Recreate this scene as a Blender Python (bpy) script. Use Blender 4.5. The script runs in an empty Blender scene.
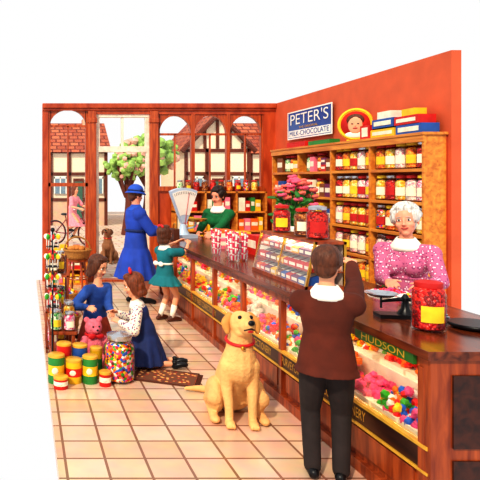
import bpy, math, random
from math import sin, cos, pi, sqrt, radians
from mathutils import Vector, Matrix, Euler
random.seed(11)
V=Vector
# ------------------------------------------------------------------ materials
def hexc(h):
    h=h.lstrip('#'); r=[int(h[i:i+2],16)/255 for i in (0,2,4)]
    return tuple((x/12.92 if x<=.04045 else ((x+.055)/1.055)**2.4) for x in r)+(1,)
def mul(c,k): return (min(c[0]*k,1),min(c[1]*k,1),min(c[2]*k,1),1)
def newmat(name):
    m=bpy.data.materials.new(name); m.use_nodes=True
    nt=m.node_tree; return m,nt,nt.nodes['Principled BSDF']
def coords(nt,scale=(1,1,1),kind='Object'):
    tc=nt.nodes.new('ShaderNodeTexCoord'); mp=nt.nodes.new('ShaderNodeMapping')
    mp.inputs['Scale'].default_value=scale
    nt.links.new(tc.outputs[kind],mp.inputs['Vector']); return mp.outputs['Vector']
def mat(name,col,rough=.5,metal=0,var=.15,scale=14,bump=0,stretch=(1,1,1),coat=0,bscale=None):
    m,nt,b=newmat(name); c=hexc(col)
    v=coords(nt,stretch)
    n=nt.nodes.new('ShaderNodeTexNoise'); n.inputs['Scale'].default_value=scale; n.inputs['Detail'].default_value=4
    nt.links.new(v,n.inputs['Vector'])
    r=nt.nodes.new('ShaderNodeValToRGB'); r.color_ramp.elements[0].position=.3; r.color_ramp.elements[1].position=.7
    r.color_ramp.elements[0].color=mul(c,1-var); r.color_ramp.elements[1].color=mul(c,1+var)
    nt.links.new(n.outputs['Fac'],r.inputs['Fac']); nt.links.new(r.outputs['Color'],b.inputs['Base Color'])
    b.inputs['Roughness'].default_value=rough; b.inputs['Metallic'].default_value=metal
    if coat: b.inputs['Coat Weight'].default_value=coat
    if bump:
        n2=nt.nodes.new('ShaderNodeTexNoise'); n2.inputs['Scale'].default_value=bscale or scale*2; n2.inputs['Detail'].default_value=3
        nt.links.new(v,n2.inputs['Vector'])
        bp=nt.nodes.new('ShaderNodeBump'); bp.inputs['Strength'].default_value=bump; bp.inputs['Distance'].default_value=.02
        nt.links.new(n2.outputs['Fac'],bp.inputs['Height']); nt.links.new(bp.outputs['Normal'],b.inputs['Normal'])
    return m
def wood(name,c1,c2,stretch=(14,1.2,14),rough=.35,scale=2.0):
    m,nt,b=newmat(name); v=coords(nt,stretch)
    n=nt.nodes.new('ShaderNodeTexNoise'); n.inputs['Scale'].default_value=scale; n.inputs['Detail'].default_value=6; n.inputs['Distortion'].default_value=.6
    nt.links.new(v,n.inputs['Vector'])
    r=nt.nodes.new('ShaderNodeValToRGB'); r.color_ramp.elements[0].position=.35; r.color_ramp.elements[1].position=.65
    r.color_ramp.elements[0].color=hexc(c1); r.color_ramp.elements[1].color=hexc(c2)
    nt.links.new(n.outputs['Fac'],r.inputs['Fac']); nt.links.new(r.outputs['Color'],b.inputs['Base Color'])
    b.inputs['Roughness'].default_value=rough
    return m
def glass(name,tint=(1,1,1,1),k=.9):
    m=bpy.data.materials.new(name); m.use_nodes=True; nt=m.node_tree; nt.nodes.clear()
    o=nt.nodes.new('ShaderNodeOutputMaterial'); mx=nt.nodes.new('ShaderNodeMixShader')
    t=nt.nodes.new('ShaderNodeBsdfTransparent'); t.inputs[0].default_value=tint
    g=nt.nodes.new('ShaderNodeBsdfGlossy'); g.inputs['Roughness'].default_value=.04
    f=nt.nodes.new('ShaderNodeFresnel'); f.inputs[0].default_value=1.4
    mm=nt.nodes.new('ShaderNodeMath'); mm.operation='MULTIPLY'; mm.inputs[1].default_value=k
    nt.links.new(f.outputs[0],mm.inputs[0]); nt.links.new(mm.outputs[0],mx.inputs[0])
    nt.links.new(t.outputs[0],mx.inputs[1]); nt.links.new(g.outputs[0],mx.inputs[2]); nt.links.new(mx.outputs[0],o.inputs[0])
    return m
def cells(name,cols,scale=30,rough=.35,bump=.5):
    m,nt,b=newmat(name); v=coords(nt)
    vo=nt.nodes.new('ShaderNodeTexVoronoi'); vo.inputs['Scale'].default_value=scale
    nt.links.new(v,vo.inputs['Vector'])
    sp=nt.nodes.new('ShaderNodeSeparateColor'); nt.links.new(vo.outputs['Color'],sp.inputs[0])
    r=nt.nodes.new('ShaderNodeValToRGB'); r.color_ramp.interpolation='CONSTANT'
    e=r.color_ramp.elements; e[0].position=0; e[0].color=hexc(cols[0]); e[1].position=1/len(cols); e[1].color=hexc(cols[1])
    for i in range(2,len(cols)):
        x=e.new(i/len(cols)); x.color=hexc(cols[i])
    nt.links.new(sp.outputs[0],r.inputs['Fac']); nt.links.new(r.outputs['Color'],b.inputs['Base Color'])
    b.inputs['Roughness'].default_value=rough
    if bump:
        bp=nt.nodes.new('ShaderNodeBump'); bp.invert=True; bp.inputs['Strength'].default_value=bump; bp.inputs['Distance'].default_value=.02
        nt.links.new(vo.outputs['Distance'],bp.inputs['Height']); nt.links.new(bp.outputs['Normal'],b.inputs['Normal'])
    return m
def dots(name,base,dot,dot2,scale=28,th=.28):
    m,nt,b=newmat(name); v=coords(nt)
    vo=nt.nodes.new('ShaderNodeTexVoronoi'); vo.inputs['Scale'].default_value=scale
    nt.links.new(v,vo.inputs['Vector'])
    r=nt.nodes.new('ShaderNodeValToRGB'); r.color_ramp.interpolation='CONSTANT'; e=r.color_ramp.elements
    e[0].color=hexc(dot); e[1].position=th; e[1].color=hexc(dot2); x=e.new(th+.14); x.color=hexc(base)
    nt.links.new(vo.outputs['Distance'],r.inputs['Fac']); nt.links.new(r.outputs['Color'],b.inputs['Base Color'])
    b.inputs['Roughness'].default_value=.8; return m
def tiles(name,c1,c2,mo,size=.3,mortar=.012,offset=0,rough=.25,rh=None):
    m,nt,b=newmat(name); v=coords(nt)
    br=nt.nodes.new('ShaderNodeTexBrick'); br.offset=offset; br.inputs['Scale'].default_value=1
    br.inputs['Color1'].default_value=hexc(c1); br.inputs['Color2'].default_value=hexc(c2); br.inputs['Mortar'].default_value=hexc(mo)
    br.inputs['Mortar Size'].default_value=mortar; br.inputs['Brick Width'].default_value=size; br.inputs['Row Height'].default_value=rh or size
    nt.links.new(v,br.inputs['Vector'])
    n=nt.nodes.new('ShaderNodeTexNoise'); n.inputs['Scale'].default_value=5; nt.links.new(v,n.inputs['Vector'])
    mx=nt.nodes.new('ShaderNodeMix'); mx.data_type='RGBA'; mx.blend_type='MULTIPLY'; mx.inputs[0].default_value=.35
    nt.links.new(br.outputs['Color'],mx.inputs[6]); nt.links.new(n.outputs['Color'],mx.inputs[7])
    nt.links.new(mx.outputs[2],b.inputs['Base Color']); b.inputs['Roughness'].default_value=rough
    return m

M_red=wood('mahogany_red','#a23a1a','#cc5c2e',(3,3,1))
M_mah=wood('shopfront_timber','#9c3d1c','#c9622e',(14,14,1.2))
M_crm=mat('cream_paint','#f3e3cf',.5)
M_wallr=mat('wall_paint_coral','#d4633c',.7,var=.1,scale=3)
M_floor=tiles('floor_tile','#ecc3a2','#fadcc2','#a5745a',.25,.009,0,.22)
M_top=wood('counter_top_wood','#4d1d0e','#8a4020',(10,1,10),.18)
M_ctr=wood('counter_wood','#7a2d12','#b25526',(10,10,1.4),.3)
M_dark=wood('dark_plinth_wood','#2d120b','#4a2012',(10,1,10),.3)
M_shelf=wood('shelf_pine','#c4702a','#e8a040',(10,1,10),.4)
M_shback=mat('shelf_back_panel','#b8400f',.6,var=.2,scale=4)
M_glass=glass('clear_glass',k=.55); M_gl2=glass('window_glass',k=.4); M_gl3=glass('display_glass',k=.25)
M_gold=mat('gold_paint','#e6b340',.35,.2); M_brass=mat('brass','#d9a441',.25,.9); M_steel=mat('steel','#c9ccd2',.25,.9)
M_black=mat('black_iron','#15151a',.35,.3); M_white=mat('white_enamel','#f7f5ee',.3,var=.04)
M_blueE=mat('blue_enamel','#1d4f9e',.25,var=.1)
CC=['#e81c14','#fcc818','#f8740c','#3fae2c','#fff4e0','#f85088','#6b2a14','#2868d0']
CANDY=[mat('candy_%d'%i,c,.25,var=.25,scale=30) for i,c in enumerate(CC)]
M_mix=cells('mixed_sweets',CC,45)
FILL=[cells('fill_red',['#c81010','#f03828','#901010'],60),cells('fill_yellow',['#fcd030','#f0a018','#fff0a0'],60),
 cells('fill_white',['#fff6ea','#f2d9c8','#ef9fae'],60),cells('fill_orange',['#f87810','#fbb038','#d05010'],60),
 cells('fill_mint',['#3fa948','#b8e0a0','#f5f5e0'],60),cells('fill_brown',['#6a2a10','#9a4a20','#d08840'],60),
 cells('fill_pink',['#f85088','#f7b0c8','#fff0f0'],60),M_mix]
M_lab=mat('paper_label','#fdf3d8',.7,var=.04); M_labr=mat('red_label','#c8201c',.6); M_laby=mat('yellow_label','#f9cf2a',.6)
BOX=[mat('carton_%d'%i,c,.5,var=.12) for i,c in enumerate(['#d01c14','#f8c420','#2458a8','#f7ecd6','#ee6e1a','#2f8b3c','#7a2a5c','#8a4a22','#f08098'])]
M_bread=mat('bread','#d2893f',.7,bump=.4); M_wick=mat('wicker','#b8813e',.7,var=.4,scale=60,bump=.6)
M_leaf=mat('leaf','#2f7a2a',.6,var=.5,scale=20)
# ------------------------------------------------------------------ mesh builder
def crm(P,k=4):
    out=[]
    n=len(P)
    for i in range(n-1):
        p0=P[max(i-1,0)];p1=P[i];p2=P[i+1];p3=P[min(i+2,n-1)]
        for j in range(k):
            t=j/k
            out.append(.5*((2*p1)+(p2-p0)*t+(2*p0-5*p1+4*p2-p3)*t*t+(3*p1-p0-3*p2+p3)*t**3))
    out.append(P[-1]); return out
class MB:
    def __init__(s): s.v=[];s.f=[];s.m=[]
    def add(s,vs,fs,m=0,M=None):
        o=len(s.v)
        for p in vs:
            p=V(p); s.v.append(M@p if M is not None else p)
        for f in fs: s.f.append([i+o for i in f]); s.m.append(m)
        return s
    def box(s,a,b,m=0,M=None):
        x0,y0,z0=a;x1,y1,z1=b
        return s.add([(x0,y0,z0),(x1,y0,z0),(x1,y1,z0),(x0,y1,z0),(x0,y0,z1),(x1,y0,z1),(x1,y1,z1),(x0,y1,z1)],
          [(0,3,2,1),(4,5,6,7),(0,1,5,4),(1,2,6,5),(2,3,7,6),(3,0,4,7)],m,M)
    def sph(s,c,r,m=0,R=None,n=12,k=8):
        if not hasattr(r,'__len__'): r=(r,r,r)
        vs=[V((0,0,-r[2]))]; fs=[]
        for j in range(1,k):
            a=-pi/2+pi*j/k
            for i in range(n):
                t=2*pi*i/n; vs.append(V((r[0]*cos(a)*cos(t),r[1]*cos(a)*sin(t),r[2]*sin(a))))
        vs.append(V((0,0,r[2])))
        for i in range(n): fs.append((0,1+(i+1)%n,1+i))
        for j in range(k-2):
            for i in range(n):
                a=1+j*n+i;b=1+j*n+(i+1)%n; fs.append((a,b,b+n,a+n))
        L=len(vs)-1;o=1+(k-2)*n
        for i in range(n): fs.append((o+i,o+(i+1)%n,L))
        c=V(c); vs=[(R@v if R is not None else v)+c for v in vs]
        return s.add(vs,fs,m)
    def ico(s,c,r,m=0):
        t=1.618; k=r/1.9; c=V(c)
        vs=[c+V(p)*k for p in [(-1,t,0),(1,t,0),(-1,-t,0),(1,-t,0),(0,-1,t),(0,1,t),(0,-1,-t),(0,1,-t),(t,0,-1),(t,0,1),(-t,0,-1),(-t,0,1)]]
        return s.add(vs,[(0,11,5),(0,5,1),(0,1,7),(0,7,10),(0,10,11),(1,5,9),(5,11,4),(11,10,2),(10,7,6),(7,1,8),(3,9,4),(3,4,2),(3,2,6),(3,6,8),(3,8,9),(4,9,5),(2,4,11),(6,2,10),(8,6,7),(9,8,1)],m)
    def rings(s,R,m=0,caps=True):
        n=len(R[0]); vs=[p for r in R for p in r]; fs=[]
        for j in range(len(R)-1):
            for i in range(n):
                a=j*n+i;b=j*n+(i+1)%n; fs.append((a,b,b+n,a+n))
        if caps:
            fs.append(tuple(range(n))[::-1]); fs.append(tuple((len(R)-1)*n+i for i in range(n)))
        return s.add(vs,fs,m)
    def tube(s,P,r,m=0,n=10,k=4,caps=True):
        P=[V(p) for p in P]
        if not hasattr(r,'__len__'): r=[r]*len(P)
        if k>1 and len(P)>2:
            rr=[V((x,0,0)) for x in r]; r=[max(q.x,.0005) for q in crm(rr,k)]; P=crm(P,k)
        up=None; R=[]
        for i,p in enumerate(P):
            d=(P[min(i+1,len(P)-1)]-P[max(i-1,0)]).normalized()
            if up is None:
                up=V((0,0,1)) if abs(d.z)<.9 else V((1,0,0))
            a=(up-d*up.dot(d)).normalized(); b=d.cross(a); up=a
            R.append([p+(a*cos(2*pi*j/n)+b*sin(2*pi*j/n))*r[i] for j in range(n)])
        return s.rings(R,m,caps)
    def limb(s,P,r,m=0,n=12,k=5):
        P=[V(p) for p in P]
        s.tube(P,r,m,n,k)
        for p,q in zip(P,r): s.sph(p,q*1.0,m)
        return s
    def lathe(s,c,prof,m=0,n=18,M=None):
        c=V(c); R=[[V((r*cos(2*pi*i/n),r*sin(2*pi*i/n),z)) for i in range(n)] for r,z in prof]
        R=[[ (M@p if M is not None else p)+c for p in q] for q in R]
        return s.rings(R,m,True)
    def torus(s,c,R,r,m=0,M=None,n=28,k=8,sx=1,sy=1):
        vs=[];fs=[];c=V(c)
        for i in range(n):
            for j in range(k):
                a=2*pi*i/n;b=2*pi*j/k
                p=V(((R+r*cos(b))*cos(a)*sx,(R+r*cos(b))*sin(a)*sy,r*sin(b))); vs.append((M@p if M is not None else p)+c)
                fs.append((i*k+j,((i+1)%n)*k+j,((i+1)%n)*k+(j+1)%k,i*k+(j+1)%k))
        return s.add(vs,fs,m)
    def obj(s,name,mats,parent=None,smooth=False,remesh=None,bevel=None,sm=3,auto=False):
        me=bpy.data.meshes.new(name); me.from_pydata([tuple(v) for v in s.v],[],s.f); me.update()
        if not isinstance(mats,(list,tuple)): mats=[mats]
        for m in mats: me.materials.append(m)
        me.polygons.foreach_set('material_index',s.m); me.polygons.foreach_set('use_smooth',[smooth]*len(s.f))
        o=bpy.data.objects.new(name,me); bpy.context.collection.objects.link(o)
        if parent: o.parent=parent
        if remesh:
            r=o.modifiers.new('r','REMESH'); r.mode='VOXEL'; r.voxel_size=remesh; r.use_smooth_shade=True
            q=o.modifiers.new('s','SMOOTH'); q.factor=.5; q.iterations=sm
        if bevel:
            q=o.modifiers.new('b','BEVEL'); q.width=bevel; q.segments=2; q.limit_method='ANGLE'
        if auto and smooth:
            try: me.set_sharp_from_angle(angle=radians(40))
            except Exception: pass
        return o
def empty(name,loc=(0,0,0),yaw=0):
    e=bpy.data.objects.new(name,None); e.empty_display_size=.1; e.location=loc; e.rotation_euler=(0,0,yaw)
    bpy.context.collection.objects.link(e); return e
def text(name,body,w,h,loc,cols,m,parent=None):
    cu=bpy.data.curves.new(name,'FONT'); cu.body=body; cu.align_x='CENTER'; cu.align_y='CENTER'; cu.extrude=0; cu.size=1
    cu.materials.append(m); o=bpy.data.objects.new(name,cu); bpy.context.collection.objects.link(o)
    bpy.context.view_layer.update(); d=o.dimensions
    sx=w/max(d.x,.01); sy=h/max(d.y,.01)
    Mx=Matrix((cols[0],cols[1],cols[2])).transposed().to_4x4()
    o.matrix_world=Matrix.Translation(loc)@Mx@Matrix.Diagonal((sx,sy,1,1))
    if parent:
        o.parent=parent; o.matrix_parent_inverse=Matrix.Translation(parent.location).inverted()
    return o
LEFTF=((0,-1,0),(0,0,1),(-1,0,0))
# ------------------------------------------------------------------ room
XW=4.3; YB=10.3; XL=.2; TOP=3.05
MB().box((XL,3.0,-.08),(XW+.1,YB+.15,0)).obj('floor',M_floor)
w=MB(); y0,y1=YB,YB+.15
w.box((.3,y0,0),(.4,y1,TOP)); w.box((.4,y0,0),(1.08,y1,.45)); w.box((.4,y0,2.97),(1.08,y1,TOP))
w.box((2.28,y0,0),(4.1,y1,1.58)); w.box((1.08,y0,2.87),(4.3,y1,TOP)); w.box((4.1,y0,0),(4.3,y1,2.87))
w.obj('wall_back',M_red)
MB().box((XW,6.05,0),(XW+.1,YB+.15,TOP)).obj('wall_right',M_wallr)
t=MB(); t.box((.3,YB-.06,TOP-.08),(XW,YB,TOP+.001)).box((.3,YB-.03,TOP-.12),(XW,YB,TOP-.08)); t.obj('trim_1',M_red,bevel=.008)
t=MB()
for x0,x1 in ((1.08,1.22),(2.14,2.28)):
    t.box((x0,YB-.05,0),(x1,YB+.149,2.92)); t.box((x0-.02,YB-.08,0),(x1+.02,YB-.0,.2)); t.box((x0-.015,YB-.07,2.72),(x1+.015,YB,2.8))
t.obj('trim_2',M_mah,bevel=.008)
def arch(mb,x0,x1,z1,ya,yb,rise,m=0,n=14):
    xc=(x0+x1)/2; rx=(x1-x0)/2
    pts=[(xc-rx*cos(pi*i/n), z1-rise+rise*.93*sin(pi*i/n)) for i in range(n+1)]
    for i in range(n):
        (xa,za),(xb,zb)=pts[i],pts[i+1]
        mb.add([(xa,ya,za),(xb,ya,zb),(xb,yb,zb),(xa,yb,za),(xa,ya,z1),(xb,ya,z1),(xb,yb,z1),(xa,yb,z1)],
          [(0,3,2,1),(4,5,6,7),(0,1,5,4),(1,2,6,5),(2,3,7,6),(3,0,4,7)],m)
def window(name,x0,x1,z0,z1,lights,rise,rail=None):
    f=MB(); ya,yb=YB+.02,YB+.1
    f.box((x0,ya-.06,z0-.03),(x1,yb,z0+.05)); f.box((x0,ya,z0),(x0+.04,yb,z1)); f.box((x1-.04,ya,z0),(x1,yb,z1))
    wd=(x1-x0)/lights
    for i in range(lights):
        a=x0+i*wd+.03; b=x0+(i+1)*wd-.03
        arch(f,a,b,z1,ya,yb,rise)
        if i: f.box((a-.06,ya-.02,z0),(a,yb,z1))
        f.box(((a+b)/2-.012,ya+.02,z0),((a+b)/2+.012,yb-.02,z1-rise))
        f.box((a,ya+.02,z1-rise-.02),(b,yb-.02,z1-rise+.015))
    if rail:
        for r in rail: f.box((x0,ya,r-.03),(x1,yb,r+.03))
    f.box((x0,YB+.055,z0),(x1,YB+.06,z1),1)
    return f.obj(name,[M_mah,M_gl2])
window('window_1',.4,1.08,.45,2.97,1,.3,rail=[1.66])
window('window_2',2.28,4.1,1.58,2.87,3,.34)
f=MB()
f.box((1.22,YB+.02,2.22),(2.14,YB+.12,2.32)); f.box((1.22,YB+.02,2.82),(2.14,YB+.12,2.9))
f.box((1.22,YB+.03,2.32),(1.29,YB+.1,2.82)); f.box((2.07,YB+.03,2.32),(2.14,YB+.1,2.82)); f.box((1.66,YB+.04,2.32),(1.7,YB+.1,2.82))
f.box((1.29,YB+.06,2.32),(2.07,YB+.065,2.82),1); f.box((1.22,YB+.02,0),(1.27,YB+.14,2.22)); f.box((2.09,YB+.02,0),(2.14,YB+.14,2.22))
f.box((1.2,YB-.03,0),(2.16,YB+.17,.03),2)
f.obj('door_frame',[M_crm,M_gl2,M_mah],bevel=.006)
d=MB(); a,b=YB+.16,YB+1.0
d.box((1.24,a,.03),(1.29,a+.1,2.2)); d.box((1.24,b-.1,.03),(1.29,b,2.2)); d.box((1.24,a,.03),(1.29,b,.7)); d.box((1.24,a,2.08),(1.29,b,2.2)); d.box((1.24,a,1.35),(1.29,b,1.42))
d.box((1.262,a,.7),(1.267,b,2.1),1); d.sph((1.31,b-.05,1.05),.03,2)
d.obj('door_1',[M_mah,M_gl2,M_brass])
# ------------------------------------------------------------------ street outside
M_pave=tiles('street_cobble','#e9cdb8','#f6e2d2','#c9a48c',.45,.02,.5,.8,.3)
MB().box((.62,YB+.15,-.1),(7.0,18,0)).box((.95,18,-.1),(12,26,0)).box((1.5,26,-.1),(12,33,0)).obj('street_ground',M_pave)
M_plas=mat('cottage_plaster','#fbe9cf',.8,var=.06); M_brick=tiles('brick','#c8593a','#e07850','#e9c6a8',.5,.04,.5,.8,.2)
M_roof=tiles('roof_tile','#b8583c','#d8805a','#8a3a28',.35,.03,.5,.8,.25); M_beam=mat('timber_beam','#6a3222',.8); M_pane=mat('dark_pane','#7f97a8',.15)
def cottage(name,x0,x1,y0,dep,ev,rd,gable=False):
    h=MB(); y1=y0+dep; ym=(y0+y1)/2; xm=(x0+x1)/2; o=.2
    h.box((x0,y0,0),(x1,y1,ev)); h.box((x0-.02,y0-.03,0),(x1+.02,y0,ev*.34),3)
    if gable:
        h.add([(x0,y0,ev),(x1,y0,ev),(xm,y0,rd),(x0,y1,ev),(x1,y1,ev),(xm,y1,rd)],[(0,1,2),(3,5,4)])
        h.add([(x0-o,y0-o,ev-.1),(xm,y0-o,rd+.05),(xm,y1,rd+.05),(x0-o,y1,ev-.1),(x1+o,y0-o,ev-.1),(x1+o,y1,ev-.1)],[(0,1,2,3),(4,5,2,1)],2)
        for sgn in (0,1):
            xa=x0-o if sgn==0 else x1+o
            h.tube([(xa,y0-o,ev-.12),(xm,y0-o,rd)],.09,1,6,1)
    else:
        h.add([(x0-o,y0-o,ev-.1),(x1+o,y0-o,ev-.1),(x1+o,ym,rd),(x0-o,ym,rd),(x0-o,y1+o,ev-.1),(x1+o,y1+o,ev-.1)],[(0,1,2,3),(3,2,5,4)],2)
        h.add([(x0,y0,ev),(x0,y1,ev),(x0,ym,rd-.08),(x1,y0,ev),(x1,y1,ev),(x1,ym,rd-.08)],[(0,1,2),(3,5,4)],3)
    n=max(3,int((x1-x0)/.7))
    for i in range(n+1):
        x=x0+(x1-x0)*i/n; h.box((x-.06,y0-.06,0),(x+.06,y0,ev),1)
    for z in (ev*.34,ev*.68,ev-.08): h.box((x0,y0-.06,z-.06),(x1,y0,z+.06),1)
    if gable:
        for k in (-.5,-.25,0,.25,.5):
            x=xm+(x1-x0)*k*.8; h.box((x-.05,y0-.05,ev),(x+.05,y0,ev+(rd-ev)*(1-abs(k)*1.7)),1)
        for k in range(n):
            x=x0+(x1-x0)*k/n; h.tube([(x,y0-.03,ev*.34),(x+(x1-x0)/n,y0-.03,ev*.68)],.045,1,5,1)
    for i in range(n):
        x=x0+(x1-x0)*(i+.5)/n
        if i%2==0:
            h.box((x-.24,y0-.09,ev*.42),(x+.24,y0-.02,ev*.64),4); h.box((x-.24,y0-.1,ev*.42),(x-.2,y0-.02,ev*.64),5); h.box((x+.2,y0-.1,ev*.42),(x+.24,y0-.02,ev*.64),5); h.box((x-.02,y0-.1,ev*.42),(x+.02,y0-.02,ev*.64),5); h.box((x-.24,y0-.1,ev*.62),(x+.24,y0-.02,ev*.65),5)
        else: h.box((x-.2,y0-.08,0),(x+.2,y0-.02,ev*.62),1); h.box((x-.15,y0-.09,.05),(x+.15,y0-.02,ev*.58),6)
    cx=x0+(x1-x0)*.75; h.box((cx-.2,ym-.2,ev),(cx+.2,ym+.2,rd+.15),3); h.lathe((cx,ym,rd+.15),[(.09,0),(.07,.2)],3,8)
    return h.obj(name,[M_plas,M_beam,M_roof,M_brick,M_pane,M_white,mat(name+'_door','#3f6a58',.6)])
cottage('cottage',1.0,3.1,23,4,2.9,4.1); cottage('cottage',5.9,8.2,22,4,2.9,4.15,True); cottage('cottage',8.3,11.2,24,4,2.9,4.2)
M_fol=[mat('foliage_green','#9dbf68',.8,var=.35,scale=6,bump=.5),mat('foliage_pink','#efb7a8',.8,var=.25,scale=6,bump=.5)]
def tree(name,x,y,h,r,mi):
    t=MB(); t.tube([(x,y,0),(x+.1,y,h*.35),(x-.05,y,h*.7)],[.16,.12,.06],0,8)
    for k in range(5):
        a=k*1.3; t.tube([(x,y,h*.4),(x+r*.6*cos(a),y+r*.6*sin(a),h*.72)],[.06,.03],0,6,1)
    for i in range(190):
        a=random.uniform(0,2*pi);q=random.uniform(-1,1);rr=r*random.uniform(.45,1)
        p=V((x+rr*cos(a)*sqrt(1-q*q),y+rr*sin(a)*sqrt(1-q*q),h*.72+rr*q*.62)); t.ico(p,r*random.uniform(.1,.18),1 if random.random()<.75 else 2)
    t.obj(name,[M_beam,M_fol[mi],M_fol[1-mi]])
tree('tree',4.3,21,3.6,1.1,0); tree('tree',5.4,27,3.7,1.2,1); tree('tree',3.2,19,3.0,.7,0); tree('tree',2.6,29,3.9,.9,0)
# ------------------------------------------------------------------ human figures
def ik(a,t,l1,l2,pole):
    d=t-a; L=min(d.length,(l1+l2)*.995); u=d.normalized()
    x=(l1*l1-l2*l2+L*L)/(2*L); h=sqrt(max(l1*l1-x*x,0)); p=pole-u*pole.dot(u); p.normalize()
    return a+u*x+p*h, a+u*L
def hand(mb,w,d,n,hl,side,curl):
    d=d.normalized(); n=(n-d*n.dot(d)).normalized(); l=d.cross(n)*side; l.normalize()
    offs=(.2,.065,-.07,-.2); ln=(.43,.48,.44,.34)
    for o,L in zip(offs,ln):
        root=w+d*hl*.5+l*o*hl
        mb.limb([w+l*o*.5*hl,root],[.095*hl,.085*hl],n=8,k=1)
        dd=(d+l*o*.45).normalized(); p=root; P=[p]; c=0
        for q,f in enumerate((.45,.32,.23)):
            c+=curl*(.6 if q==0 else 1); v=dd*cos(c)+n*sin(c); p=p+v*L*hl*f; P.append(p)
        mb.limb(P,[.062*hl,.056*hl,.05*hl,.043*hl],n=8,k=2)
    r=w+d*hl*.16+l*hl*.15; v=(d*.65+l*.75+n*.3).normalized(); p1=r+v*hl*.24; p2=p1+(v+d*.6+n*.4*curl).normalized()*hl*.2
    mb.limb([r,p1,p2],[.08*hl,.065*hl,.05*hl],n=8,k=2)
class Fig: pass
def figure(name,H,loc,yaw,skin,hr=7.4,hipz=None,lean=0,side_lean=0,head=(0,0,0),hands=None,poles=None,feet=None,knee=None,curl=.5,palm=None,bust=0,hcol=None,style='bob',shoe=None,vox=.0065,shoulder=.105,smile=True,browc=None):
    F=Fig(); F.H=H; F.root=empty(name,loc,yaw); Mw=Matrix.Translation(loc)@Matrix.Rotation(yaw,4,'Z'); Mi=Mw.inverted(); F.Mi=Mi; F.M=Mw
    hh=H/hr; hz=hipz if hipz else .5*H; P=V((0,0,hz))
    d=V((sin(side_lean),sin(lean),cos(lean))).normalized(); T=(H-1.32*hh)-.5*H
    ux=(V((1,0,0))-d*d.x).normalized(); uy=d.cross(ux)*1.0
    if uy.y<0: uy=-uy
    F.P=P;F.d=d;F.T=T;F.ux=ux;F.uy=uy;F.hh=hh
    b=MB()
    ringsd=[(-.14,.06,.05),(-.05,.088,.066),(.08,.094,.066),(.25,.086,.06),(.45,.074,.053),(.68,.088,.063),(.86,.094,.058),(.97,.075,.045),(1.05,.04,.035)]
    F.rd=ringsd
    def ring(c,rx,ry,n=20,fold=0,nf=9,ph=0,X=ux,Y=uy):
        return [c+X*rx*(1+fold*sin(nf*2*pi*i/n+ph))*cos(2*pi*i/n)+Y*ry*(1+fold*sin(nf*2*pi*i/n+ph))*sin(2*pi*i/n) for i in range(n)]
    F.ring=ring
    b.rings([ring(P+d*(t*T),rx*H*.97,ry*H*.97) for t,rx,ry in ringsd])
    nb=P+d*T; nd=(d+V((0,0,1.2))).normalized(); hc=nb+nd*(.82*hh); F.nb=nb; F.hc=hc
    b.limb([nb-d*.02*H,nb+nd*.25*hh,hc-V((0,.02*hh,.3*hh))],[.045*H,.032*H,.03*H] if hr<6.3 else [.045*H,.25*hh,.24*hh])
    Rh=Matrix.Rotation(head[1],3,'Z')@Matrix.Rotation(head[0],3,'X')@Matrix.Rotation(head[2],3,'Y'); F.Rh=Rh
    def hp(x,y,z): return hc+Rh@V((x*hh,y*hh,z*hh))
    F.hp=hp
    def he(mb,c,r,m=0,n=16,k=12,rot=None):
        mb.sph(hp(*c),tuple(q*hh for q in r),m,Rh if rot is None else Rh@rot,n,k)
    F.he=he
    he(b,(0,-.04,.12),(.33,.40,.37)); he(b,(0,.09,-.17),(.255,.255,.31)); he(b,(0,.22,-.40),(.11,.1,.085)); he(b,(0,.22,.09),(.22,.13,.08))
    he(b,(0,.35,-.06),(.04,.05,.12)); he(b,(0,.385,-.13),(.055,.06,.045))
    for s in (-1,1):
        he(b,(.16*s,.22,-.14),(.1,.1,.1)); he(b,(.33*s,-.02,-.05),(.035,.08,.12)); he(b,(.035*s,.36,-.15),(.035,.04,.03))
    sw=shoulder*H; l1=.172*H; l2=.15*H; hl=.1*H
    F.sh={};F.el={};F.wr={}
    for s,k in ((-1,'L'),(1,'R')):
        S=nb-d*.035*H+ux*sw*s
        tg=Mi@V(hands[k]) if hands and k in hands else S+V((.03*s*H,.05*H,-.31*H))
        po=V(poles[k]) if poles and k in poles else V((.5*s,-.8,-.5))
        E,W=ik(S,tg,l1,l2,po); F.sh[k]=S;F.el[k]=E;F.wr[k]=W
        b.limb([S,S.lerp(E,.4),E],[.032*H,.027*H,.021*H]); b.limb([E,E.lerp(W,.3),W],[.0215*H,.0205*H,.0135*H])
        b.limb([nb-d*.02*H,S],[.035*H,.032*H],k=1)
        pn=V(palm[k]) if palm and k in palm else V((-.6*s,.1,-.8))
        hd=(W-E).normalized(); hd=(hd+V((0,0,-.1))).normalized()
        hand(b,W,hd,pn,hl,s,curl)
    F.hip={};F.kn={};F.an={}
    t1=.245*H;t2=.235*H
    for s,k in ((-1,'L'),(1,'R')):
        Hp=P+V((.05*H*s,0,-.01*H)); A=V(feet[k]) if feet else V((.055*H*s,.0,.045*H))
        K,A=ik(Hp,A,t1,t2,V(knee[k]) if knee else V((.1*s,1,.1)))
        F.hip[k]=Hp;F.kn[k]=K;F.an[k]=A
        b.limb([Hp,Hp.lerp(K,.4),K],[.052*H,.046*H,.031*H]); b.limb([K,K.lerp(A,.3),A],[.031*H,.032*H,.018*H])
        kneel_=(K.z<A.z+.06)
        fd=V((.15*s,1,0)).normalized()
        toe=A+fd*.1*H+V((0,0,-.025*H)); heel=A-fd*.03*H+V((0,0,-.02*H))
        if kneel_: toe=A+V((0,-.09*H,-.0*H)); heel=A+V((0,0,.01*H))
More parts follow.
